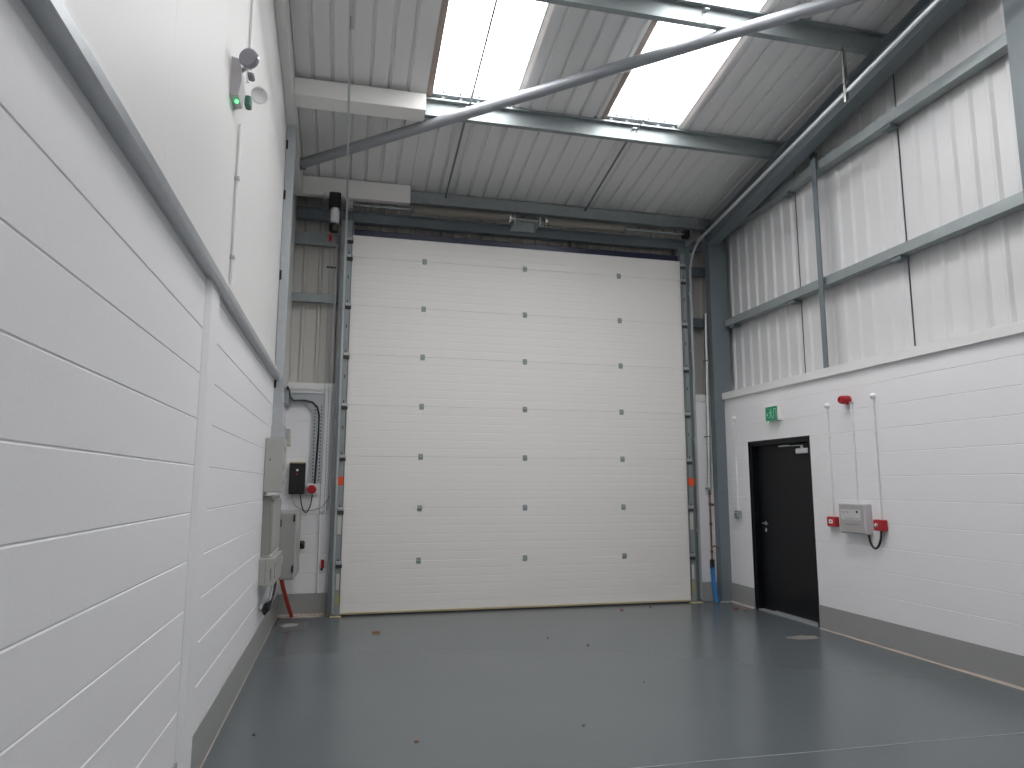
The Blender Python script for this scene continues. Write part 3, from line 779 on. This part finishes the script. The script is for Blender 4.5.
T = thing('fire_alarm_unit', 'grey fire alarm control panel with lighter display plate on the right wall', 'control panel', (X_, 6.12, 1.03))
py0, py1, pz0, pz1 = 5.93, 6.30, 1.035, 1.330
MB().cbox((X_-0.085, py0, pz0), (X_, py1, pz1), 0.008).build('case', M_PVCG, T)
fc = MB().cbox((X_-0.092, py0+0.012, pz0+0.012), (X_-0.084, py1-0.012, pz1-0.012), 0.004).build('front_cover', mat('panel_cover_grey', (0.40, 0.385, 0.38), 0.45), T)
MB().box((X_-0.0935, py0+0.05, pz0+0.135), (X_-0.0921, py1-0.035, pz0+0.235)).build('display_plate', mat('display_plate_grey', (0.56, 0.57, 0.56), 0.35), fc)
c = MB(); c.lathe([(0.011, 0), (0.011, 0.006)], (X_-0.0935, py0+0.095, pz0+0.215), (-1, 0, 0), 12); c.build('key_switch', M_BLACK, fc)
c = MB(); c.lathe([(0.009, 0), (0.009, 0.006)], (X_-0.0935, py0+0.085, pz0+0.175), (-1, 0, 0), 12); c.build('button', M_PVC, fc)
for r_ in range(2):
    for q in range(9): box((X_-0.0945, py0+0.08+q*0.022, pz0+0.142+r_*-0.055), (X_-0.0921, py0+0.088+q*0.022, pz0+0.149+r_*-0.055)).build('indicator_dot', M_PRINT, fc)
for q in range(4): box((X_-0.0942, py1-0.06-q*0.03, pz0+0.205-0.008*(q % 2)), (X_-0.0932, py1-0.045-q*0.03, pz0+0.215)).build('legend_mark', M_GREYBOX2, fc)

def callpoint(y0, y1, z0, z1, lab, name, cat, white):
    T = thing(name, lab, cat, (X_, (y0+y1)/2, z0))
    MB().cbox((X_-0.055, y0, z0), (X_, y1, z1), 0.006).build('case', M_RED, T)
    ym, zm = (y0+y1)/2, (z0+z1)/2
    if white == 'glass':
        MB().box((X_-0.057, ym-0.028, zm-0.018), (X_-0.0552, ym+0.028, zm+0.022)).build('window', M_PVC, T)
        MB().box((X_-0.0578, ym-0.010, zm-0.006), (X_-0.0571, ym+0.010, zm+0.008)).build('mark', M_PRINT, T)
    else:
        MB().lathe([(0.020, 0), (0.020, 0.004), (0.012, 0.006), (0.012, 0.016)], (X_-0.055, ym+0.018, zm), (-1, 0, 0), 16).build('key_switch', M_CHROME, T, smooth=True)
    return T
callpoint(6.405, 6.535, 1.085, 1.185, 'red break-glass call point left of the grey alarm panel', 'call_point', 'call point', 'glass')
callpoint(5.735, 5.865, 1.080, 1.185, 'red key switch box right of the grey alarm panel', 'isolator_switch', 'switch', 'key')
def arc(p0, p1, drop, n=14, lean=0.0):
    p0, p1 = Vector(p0), Vector(p1); o = []
    for i in range(n+1):
        t = i/n; p = p0.lerp(p1, t); p.z -= drop*(4*t*(1-t))**0.62; p.x += lean*math.sin(math.pi*t); o.append(p)
    return o
T = MB().tube(arc((X_-0.035, 5.955, 1.035), (X_-0.03, 5.79, 1.08), 0.145), 0.011, 10).build('black_cable', M_BLACK, smooth=True)
tag(T, 'thick black cable looping below the grey alarm panel', 'cable')

T = thing('socket_outlet', 'small grey metal switch below the conduit between column and black door', 'socket', (X_, 8.31, 1.08))
MB().cbox((X_-0.045, 8.25, 1.085), (X_, 8.375, 1.185), 0.006).build('box', M_GALVD, T)
MB().cbox((X_-0.050, 8.27, 1.105), (X_-0.044, 8.355, 1.165), 0.002).build('face_plate', M_GALV, T)
MB().lathe([(0.013, 0), (0.013, 0.01)], (X_-0.05, 8.31, 1.135), (-1, 0, 0), 12).build('knob', M_BLACK, T)

# ------------------------------------------------------------------ pipes beside the column
T = thing('water_riser', 'tall bright metal pipe with copper fittings and blue lower end beside the column', 'pipe', (4.82, 8.72, 0))
MB().tube([(4.795, 8.64, 3.86), (4.752, 8.64, 1.45)], 0.028, 16).build('pipe_sleeve', M_CHROME, T, smooth=True)
MB().tube([(4.826, 8.668, 3.50), (4.794, 8.668, 1.45)], 0.009, 8).build('thin_pipe', M_GALV, T, smooth=True)
for z in (3.20, 2.16, 1.47):
    MB().cbox((4.722+0.018*(z-1.4), 8.609, z-0.007), (4.775+0.018*(z-1.4), 8.699, z+0.007), 0.003).build('pipe_clip', M_GREENCLIP, T)
MB().tube([(4.755, 8.640, 1.45), (4.755, 8.640, 0.50)], 0.012, 10).build('copper_pipe', M_COPPER, T, smooth=True)
for z in (1.38, 1.24, 0.98, 0.62): MB().lathe([(0.019, 0), (0.021, 0.01), (0.019, 0.04)], (4.755, 8.640, z), (0, 0, 1), 8).build('fitting', M_COPPER, T)
MB().tube([(4.755, 8.640, 1.25), (4.785, 8.600, 1.25)], 0.018, 8).build('valve', M_COPPER, T)
v_ = MB(); v_.tube([(4.755, 8.630, 0.70), (4.805, 8.600, 0.72), (4.830, 8.595, 0.69)], 0.011, 8); v_.build('tap', M_COPPER, T)
MB().cbox((4.730, 8.615, 0.42), (4.780, 8.665, 0.54), 0.006).build('joint', M_BLACK, T)
MB().tube([(4.755, 8.640, 0.44), (4.760, 8.630, 0.25), (4.780, 8.605, 0.0)], 0.028, 12).build('blue_pipe', M_BLUE, T, smooth=True, label='blue plastic water pipe')

# ------------------------------------------------------------------ left wall electrics
# trunking
T = thing('cable_trunking', 'galvanised vertical trunking up the left wall to the roof', 'trunking', (XL, 7.2, 1.98))
ty0, ty1 = 7.22, 7.29
MB().cbox((XL, ty0, 1.99), (XL+0.088, ty1, roof(7.2)-0.30), 0.003).build('trunk', M_GALV, T)
for z in (2.5, 3.6, 4.45, 5.0):
    MB().box((XL-0.001, ty0-0.004, z-0.05), (XL+0.02, ty0-0.0005, z+0.05)).build('lid_clip', M_BLACK, T)
MB().cbox((XL-0.0, ty0-0.03, 1.955), (XL+0.125, ty1+0.02, 2.08), 0.003).build('adaptor', M_GALV, T)
T = thing('junction_box', 'small grey box just below and behind the trunking end', 'box', (XL, 7.45, 1.9))
MB().cbox((XL, 7.36, 1.90), (XL+0.16, 7.55, 2.06), 0.004).build('case', M_GREYBOX, T)
MB().box((XL+0.0, 7.355, 1.893), (XL+0.165, 7.555, 1.903)).build('lower_edge', M_BEIGE, T)

def enclosure(name, lab, a, b, m_, cat='cabinet', face='x'):
    T = thing(name, lab, cat, (a[0], a[1], a[2]))
    MB().cbox(a, b, 0.005).build('case', m_, T)
    return T
T = enclosure('meter_box', 'light grey electrical box hanging below the trunking, uppermost on the left wall', (XL, 6.72, 1.435), (XL+0.165, 6.98, 1.925), M_GREYBOX)
lid = MB().cbox((XL+0.005, 6.713, 1.440), (XL+0.155, 6.721, 1.918), 0.003).build('lid', M_GREYBOX, T)
MB().box((XL+0.045, 6.709, 1.72), (XL+0.055, 6.713, 1.735)).build('screw', M_PRINT, lid)
for z in (1.50, 1.64, 1.80): MB().cbox((XL+0.163, 6.74, z), (XL+0.172, 6.76, z+0.045), 0.002).build('hinge', M_GREYBOX2, T)
T = enclosure('distribution_board', 'shallow grey distribution board directly under the upper grey box', (XL, 6.78, 0.875), (XL+0.075, 7.62, 1.40), M_GREYBOX2)
MB().cbox((XL+0.075, 6.80, 0.885), (XL+0.092, 7.60, 1.37), 0.004).build('cover', M_GREYBOX, T, label='lighter grey cover')
MB().cbox((XL+0.01, 6.79, 0.862), (XL+0.088, 7.62, 0.876), 0.003).build('lower_lip', M_PVC, T, label='pale lower lip')
MB().cbox((XL+0.092, 7.5, 1.30), (XL+0.10, 7.56, 1.345), 0.003).build('latch', M_GALV, T)
T = enclosure('switch_cabinet', 'low grey switch cabinet under the distribution board on the left wall', (XL, 6.70, 0.62), (XL+0.13, 7.50, 0.855), M_GREYBOX)
lp = MB().box((XL+0.131, 6.74, 0.68), (XL+0.134, 6.80, 0.80)).build('label_plate', M_PRINT, T)
MB().box((XL+0.1335, 6.75, 0.69), (XL+0.136, 6.79, 0.79)).build('label_face', M_LABEL, lp)
box((XL+0.10, 6.6965, 0.665), (XL+0.106, 6.6995, 0.77)).build('handle_slot', M_PRINT, T); box((XL+0.055, 6.6965, 0.64), (XL+0.057, 6.6995, 0.84)).build('door_gap', M_PRINT, T)
T = enclosure('meter_cabinet', 'large grey cabinet with black latches in the far left corner', (XL+0.002, 7.82, 0.53), (XL+0.235, 8.62, 1.215), M_GREYBOX)
dr = MB().cbox((XL+0.06, 7.812, 0.545), (XL+0.228, 7.821, 1.20), 0.003).build('door', mat('cabinet_door_grey', (0.36, 0.355, 0.34), 0.45), T)
for z in (1.12, 0.60):
    MB().cbox((XL+0.205, 7.795, z), (XL+0.222, 7.813, z+0.075), 0.003).build('latch', M_BLACK, dr)
MB().cbox((XL+0.075, 7.795, 1.07), (XL+0.088, 7.813, 1.145), 0.003).build('latch', M_BLACK, dr)
MB().cbox((XL+0.085, 7.802, 0.70), (XL+0.115, 7.813, 0.78), 0.003).build('lock_plate', M_LABEL, dr)
# black tails
tail_labels = ['', 'black cable tail lying lowest of the bundle, next to the grey one', 'second black cable tail from the grey one, under the low cabinet', 'third black cable tail from the grey one, under the low cabinet', 'black cable tail farthest from the grey one, under the low cabinet']
for i, (ys, xe, ye, ze) in enumerate(((6.95, 0.02, 6.62, 0.42), (7.03, 0.03, 6.70, 0.40), (7.11, 0.04, 6.80, 0.37), (7.19, 0.05, 6.90, 0.34), (7.27, 0.06, 7.02, 0.31))):
    x = XL + 0.10
    p = [(x, ys, 0.62), (x, ys-0.02, 0.55), (x-0.01, ys-0.08, 0.48), (XL+0.035+xe*0.5, ys-0.2, ze+0.05), (XL+0.028, ye+0.1, ze)]
    o = MB().tube(p, 0.013, 8).build('cable_tail', M_GALVD if i == 0 else M_BLACK, smooth=True)
    tag(o, 'grey cable tail sweeping from the low cabinet to the left wall' if i == 0 else tail_labels[i], 'cable', None if i == 0 else 'black cable tails under the low cabinet')
o = MB().tube([(-0.615, 8.0, 0.528), (-0.60, 8.15, 0.40), (-0.565, 8.45, 0.18), (-0.535, 8.72, 0.0)], 0.022, 12).build('flexible_duct', M_REDO, smooth=True)
tag(o, 'red-orange plastic duct slanting from the corner cabinet to the floor', 'duct')
o = MB().cbox((-0.50, 8.765, 0.76), (-0.43, 8.80, 0.85), 0.01).build('cable_gland', M_BLACK); 
tag(o, 'small black fitting on the wall right of the corner cabinet', 'fitting')
MB().lathe([(0.035, 0), (0.028, 0.03), (0.012, 0.06)], (-0.47, 8.766, 0.81), (0.35, -1, 0), 12).build('cone', M_BLACK, o)

# items on the back wall, left of the door
T = thing('control_box', 'black door control box on the wall left of the big door', 'control box', (-0.53, 8.80, 1.4))
cb_ = MB().cbox((-0.635, 8.70, 1.395), (-0.455, 8.80, 1.765), 0.008).build('case', M_BLACK, T)
c = MB(); c.lathe([(0.014, 0), (0.014, 0.012)], (-0.545, 8.70, 1.675), (0, -1, 0), 12); c.build('button', M_PVC, cb_, label='white button')
c = MB(); c.lathe([(0.012, 0), (0.012, 0.012)], (-0.548, 8.70, 1.63), (0, -1, 0), 12); c.build('button', M_RED, cb_, label='red button')
MB().cbox((-0.625, 8.697, 1.755), (-0.465, 8.80, 1.772), 0.002).build('top_edge', M_BEIGE, T)
MB().lathe([(0.014, 0), (0.014, 0.05)], (-0.60, 8.75, 1.35), (0, 0, 1), 10).build('gland', M_PVCG, T)
T = thing('rotary_isolator', 'red rotary isolator on a pale box below the cable tray', 'isolator', (-0.37, 8.80, 1.4))
MB().cbox((-0.435, 8.745, 1.385), (-0.305, 8.80, 1.515), 0.008).build('case', M_PVC, T)
MB().lathe([(0.052, 0), (0.052, 0.012), (0.042, 0.02), (0.042, 0.045)], (-0.375, 8.745, 1.45), (0, -1, 0), 20).build('knob', M_RED, T, smooth=True)
MB().box((-0.43, 8.69, 1.435), (-0.32, 8.703, 1.465)).build('handle_bar', M_RED, T)

T = thing('cable_tray', 'galvanised cable tray bending down the wall left of the big door', 'cable tray', (-0.33, 8.78, 1.5))
tm = M_GALV
c = MB()
c.box((XL, 8.785, 2.475), (-0.40, 8.790, 2.60)); c.box((XL, 8.765, 2.475), (-0.42, 8.787, 2.480)); c.box((XL, 8.765, 2.597), (-0.265, 8.787, 2.602))
c.box((-0.40, 8.785, 1.52), (-0.265, 8.790, 2.60)); c.box((-0.402, 8.765, 1.52), (-0.397, 8.787, 2.40)); c.box((-0.268, 8.765, 1.52), (-0.263, 8.787, 2.60))
c.add([(-0.49, 8.765, 2.475), (-0.40, 8.765, 2.385), (-0.40, 8.79, 2.385), (-0.49, 8.79, 2.475), (-0.484, 8.765, 2.479), (-0.396, 8.765, 2.391), (-0.396, 8.79, 2.391), (-0.484, 8.79, 2.479)], [(0,1,2,3),(4,7,6,5),(0,4,5,1),(1,5,6,2),(2,6,7,3),(3,7,4,0)])
c.add([(-0.49, 8.785, 2.475), (-0.40, 8.785, 2.385), (-0.395, 8.785, 2.48), (-0.49, 8.79, 2.475), (-0.40, 8.79, 2.385), (-0.395, 8.79, 2.48)], [(0,1,2),(3,5,4),(0,3,4,1),(1,4,5,2),(2,5,3,0)])
c.build('tray', tm, T)
c = MB(); z = 1.55
while z < 2.45:
    for x in (-0.375, -0.30): c.box((x-0.006, 8.7838, z), (x+0.006, 8.785, z+0.02))
    z += 0.042
c.build('perforations', M_PRINT, T)
c = MB(); c.cbox((XL, 8.45, 2.44), (XL+0.045, 8.79, 2.62), 0.003)
c.build('side_tray', M_GALVD, T)
o = MB().tube([(-0.675, 8.40, 2.62), (-0.66, 8.60, 2.53), (-0.63, 8.72, 2.50), (-0.50, 8.755, 2.51), (-0.41, 8.755, 2.49), (-0.35, 8.755, 2.43), (-0.325, 8.755, 2.33), (-0.325, 8.755, 2.1), (-0.345, 8.755, 1.515)], 0.012, 10).build('supply_cable', M_BLACK, smooth=True)
tag(o, 'black cable bending along the cable tray down to the red isolator', 'cable')
o = MB().tube(arc((-0.50, 8.75, 1.395), (-0.365, 8.735, 1.39), 0.21), 0.007, 8).build('flex_cord', M_BLACK, smooth=True)
tag(o, 'thin black cord looping from the control box to the red isolator', 'cable')
o = MB().tube([(-0.60, 8.75, 1.35), (-0.56, 8.76, 1.26), (-0.47, 8.77, 1.205), (-0.36, 8.77, 1.205), (-0.25, 8.76, 1.24), (-0.16, 8.70, 1.37)], 0.005, 8).build('flex_cord', M_GREYBOX2, smooth=True)
tag(o, 'thin grey cord sagging from the control box to the door track', 'cable')
T = thing('chain_tag', 'small red tag hanging on the wall beside the left door track', 'tag', (-0.215, 8.79, 0.57))
MB().cbox((-0.235, 8.77, 0.53), (-0.200, 8.80, 0.63), 0.004).build('red_tag', M_RED, T)
MB().cbox((-0.240, 8.775, 0.505), (-0.215, 8.80, 0.535), 0.003).build('clip', M_BLACK, T)
# slim strips standing in for pale and grey shading bands beside the track
o = MB().cbox((-0.275, 8.765, 0.25), (-0.262, 8.80, 2.64), 0.003).build('shading_strip', M_PVC); tag(o, 'slim white upright strip for the pale shading band nearest the isolator, left of the big door', 'conduit', 'slim upright shading strips left of the big door')
o = MB().tube([(-0.19, 8.785, 1.2), (-0.19, 8.785, 4.50)], 0.012, 8).build('shading_strip', M_PVCG, smooth=True); tag(o, 'slim grey upright strip for the shading band nearest the left door track', 'conduit', 'slim upright shading strips left of the big door')

# ------------------------------------------------------------------ emergency light on the left wall
ex = XL - 0.004
T = thing('emergency_light', 'twin-spot emergency light with green lamp high on the left wall', 'emergency light', (ex, 4.1, 3.75))
b_ = MB()
pf = [(ex, 3.70), (ex+0.046, 3.71), (ex+0.060, 3.80), (ex+0.045, 3.93), (ex, 3.94)]
b_.prism(pf, 4.00, 4.16, 'y'); b_.build('case', M_PVCG, T)
MB().lathe([(0.045, 0), (0.055, 0.01), (0.055, 0.035), (0.03, 0.05)], (-0.625, 3.97, 3.93), (0.25, 0.9, 0.15), 22).build('lamp_head', M_LENS, T, smooth=True)
MB().tube([(-0.68, 4.06, 3.88), (-0.61, 4.03, 3.925)], 0.012, 8).build('lamp_arm', M_PVCG, T)
MB().cbox((-0.635, 4.06, 3.87), (-0.60, 4.13, 3.895), 0.006).build('lamp_knuckle', M_LENS, T)
h = MB().lathe([(0.030, 0), (0.052, 0.008), (0.056, 0.03), (0.050, 0.032), (0.046, 0.012), (0.01, 0.010)], (-0.62, 4.46, 3.965), (0.35, -1, -0.1), 24).build('lamp_head', M_PVC, T, smooth=True)
MB().cbox((-0.66, 4.17, 3.745), (-0.625, 4.24, 3.81), 0.006).build('lamp_knuckle', M_GREENCLIP, T)
MB().lathe([(0.009, 0), (0.009, 0.012)], (ex+0.030, 4.06, 3.703), (0, 0, -1), 10).build('indicator', M_LED, T)
T = thing('lighting_conduit', 'thin pale conduit running up the left lining past the emergency light', 'conduit', (ex, 4.5, 2.7))
MB().tube([(ex+0.013, 4.34, 2.68), (ex+0.013, 4.34, 3.70)], 0.010, 10).build('pipe', M_PVC, T, smooth=True)
MB().tube([(ex+0.013, 4.54, 4.10), (ex+0.013, 4.54, 5.67)], 0.010, 10).build('pipe', M_PVC, T, smooth=True)
for z in (2.85, 3.35, 4.2, 4.9):
    MB().cbox((ex, 4.525 if z > 3.9 else 4.325, z-0.012), (ex+0.028, 4.555 if z > 3.9 else 4.355, z+0.012), 0.003).build('clip', M_PVCG, T)

# ------------------------------------------------------------------ debris on the floor
def leaf(x, y, s, m_, name, lab, cat, grp=None):
    pts = []; n = 9
    for k in range(n):
        a = 2*math.pi*k/n; r = s*random.uniform(0.6, 1.1)
        pts.append((x + r*math.cos(a)*1.3, y + r*math.sin(a)*0.8))
    v = [(px, py, 0.002 + random.uniform(0, s*0.35)) for px, py in pts] + [(px, py, 0.0005) for px, py in pts] + [(x, y, 0.012 + s*0.2)]
    f = [(i, (i+1) % n, 2*n) for i in range(n)] + [(i, n+i, n+(i+1) % n, (i+1) % n) for i in range(n)] + [tuple(range(2*n-1, n-1, -1))]
    return tag(MB().add(v, f).build(name, m_), lab, cat, grp)
leaf(0.368, 7.614, 0.042, M_LEAF, 'dry_leaf', 'brown dry leaf on the floor near the left foot of the big door', 'leaf')
leaf(0.47, 4.42, 0.013, M_LEAF, 'dry_leaf', 'tiny tan leaf scrap on the near floor', 'leaf')
for x, y, s, l in ((3.346, 8.32, 0.022, 'small reddish crumb on the floor close to the right half of the big door'), (4.76, 8.10, 0.035, 'larger reddish crumb on the floor by the corner column'), (4.83, 8.00, 0.03, 'reddish crumb nearest the black door')):
    leaf(x, y, s, M_REDBIT, 'brick_crumb', l, 'crumb', 'reddish crumbs by the door wall')
for x, y, s, l in ((2.30, 6.6, 0.014, 'black speck in the middle of the floor'), (1.52, 4.46, 0.010, 'black speck on the near floor'), (3.77, 8.44, 0.015, 'dark speck under the right end of the big door'), (2.02, 7.0, 0.010, 'small dark speck beyond the middle of the floor'), (-0.48, 4.75, 0.013, 'dark speck by the left wall'), (2.3, 5.3, 0.008, 'tiny dark speck right of centre on the floor')):
    leaf(x, y, s, M_PRINT, 'dirt_speck', l, 'speck', 'dark specks on the floor')
def patch(cx, cy, rx, ry, name, m_, lab, h=0.0012, jag=0.25, sq=False):
    n = 26; ring = []
    for k in range(n):
        a = 2*math.pi*k/n
        c_, s_ = math.cos(a), math.sin(a)
        if sq:
            q = 1/max(abs(c_), abs(s_)); c_ *= q; s_ *= q
        r = 1 + random.uniform(-jag, jag)
        ring.append((cx + rx*c_*r, cy + ry*s_*r))
    v = [(x, y, 0.0002) for x, y in ring] + [(cx+(x-cx)*.9, cy+(y-cy)*.9, h) for x, y in ring]
    f = [tuple(range(n))[::-1], tuple(range(n, 2*n))] + [(i, (i+1) % n, n+(i+1) % n, n+i) for i in range(n)]
    o = MB().add(v, f).build(name, m_); o['kind'] = 'stuff'; return tag(o, lab, 'floor mark')
patch(-0.50, 8.28, 0.17, 0.40, 'floor_patch', mat('darker_floor_patch', (0.11, 0.115, 0.115), 0.5), 'dull grey patch of floor in the far left corner', jag=0.03, sq=True)
patch(-0.53, 8.22, 0.10, 0.10, 'dust_smear', mat('white_dust', (0.34, 0.35, 0.34), 0.95), 'whitish dust smear in the far left corner', 0.002)
patch(4.50, 6.45, 0.17, 0.10, 'dust_smear', mat('beige_dust', (0.20, 0.185, 0.165), 0.9), 'pale beige dust smear near the black door', 0.0012)
patch(-0.42, 8.70, 0.26, 0.06, 'dust_smear', M_DUST, 'beige dust along the foot of the far left wall', 0.0012)

for o in list(bpy.data.objects):
    if '_o' in o: del o['_o']
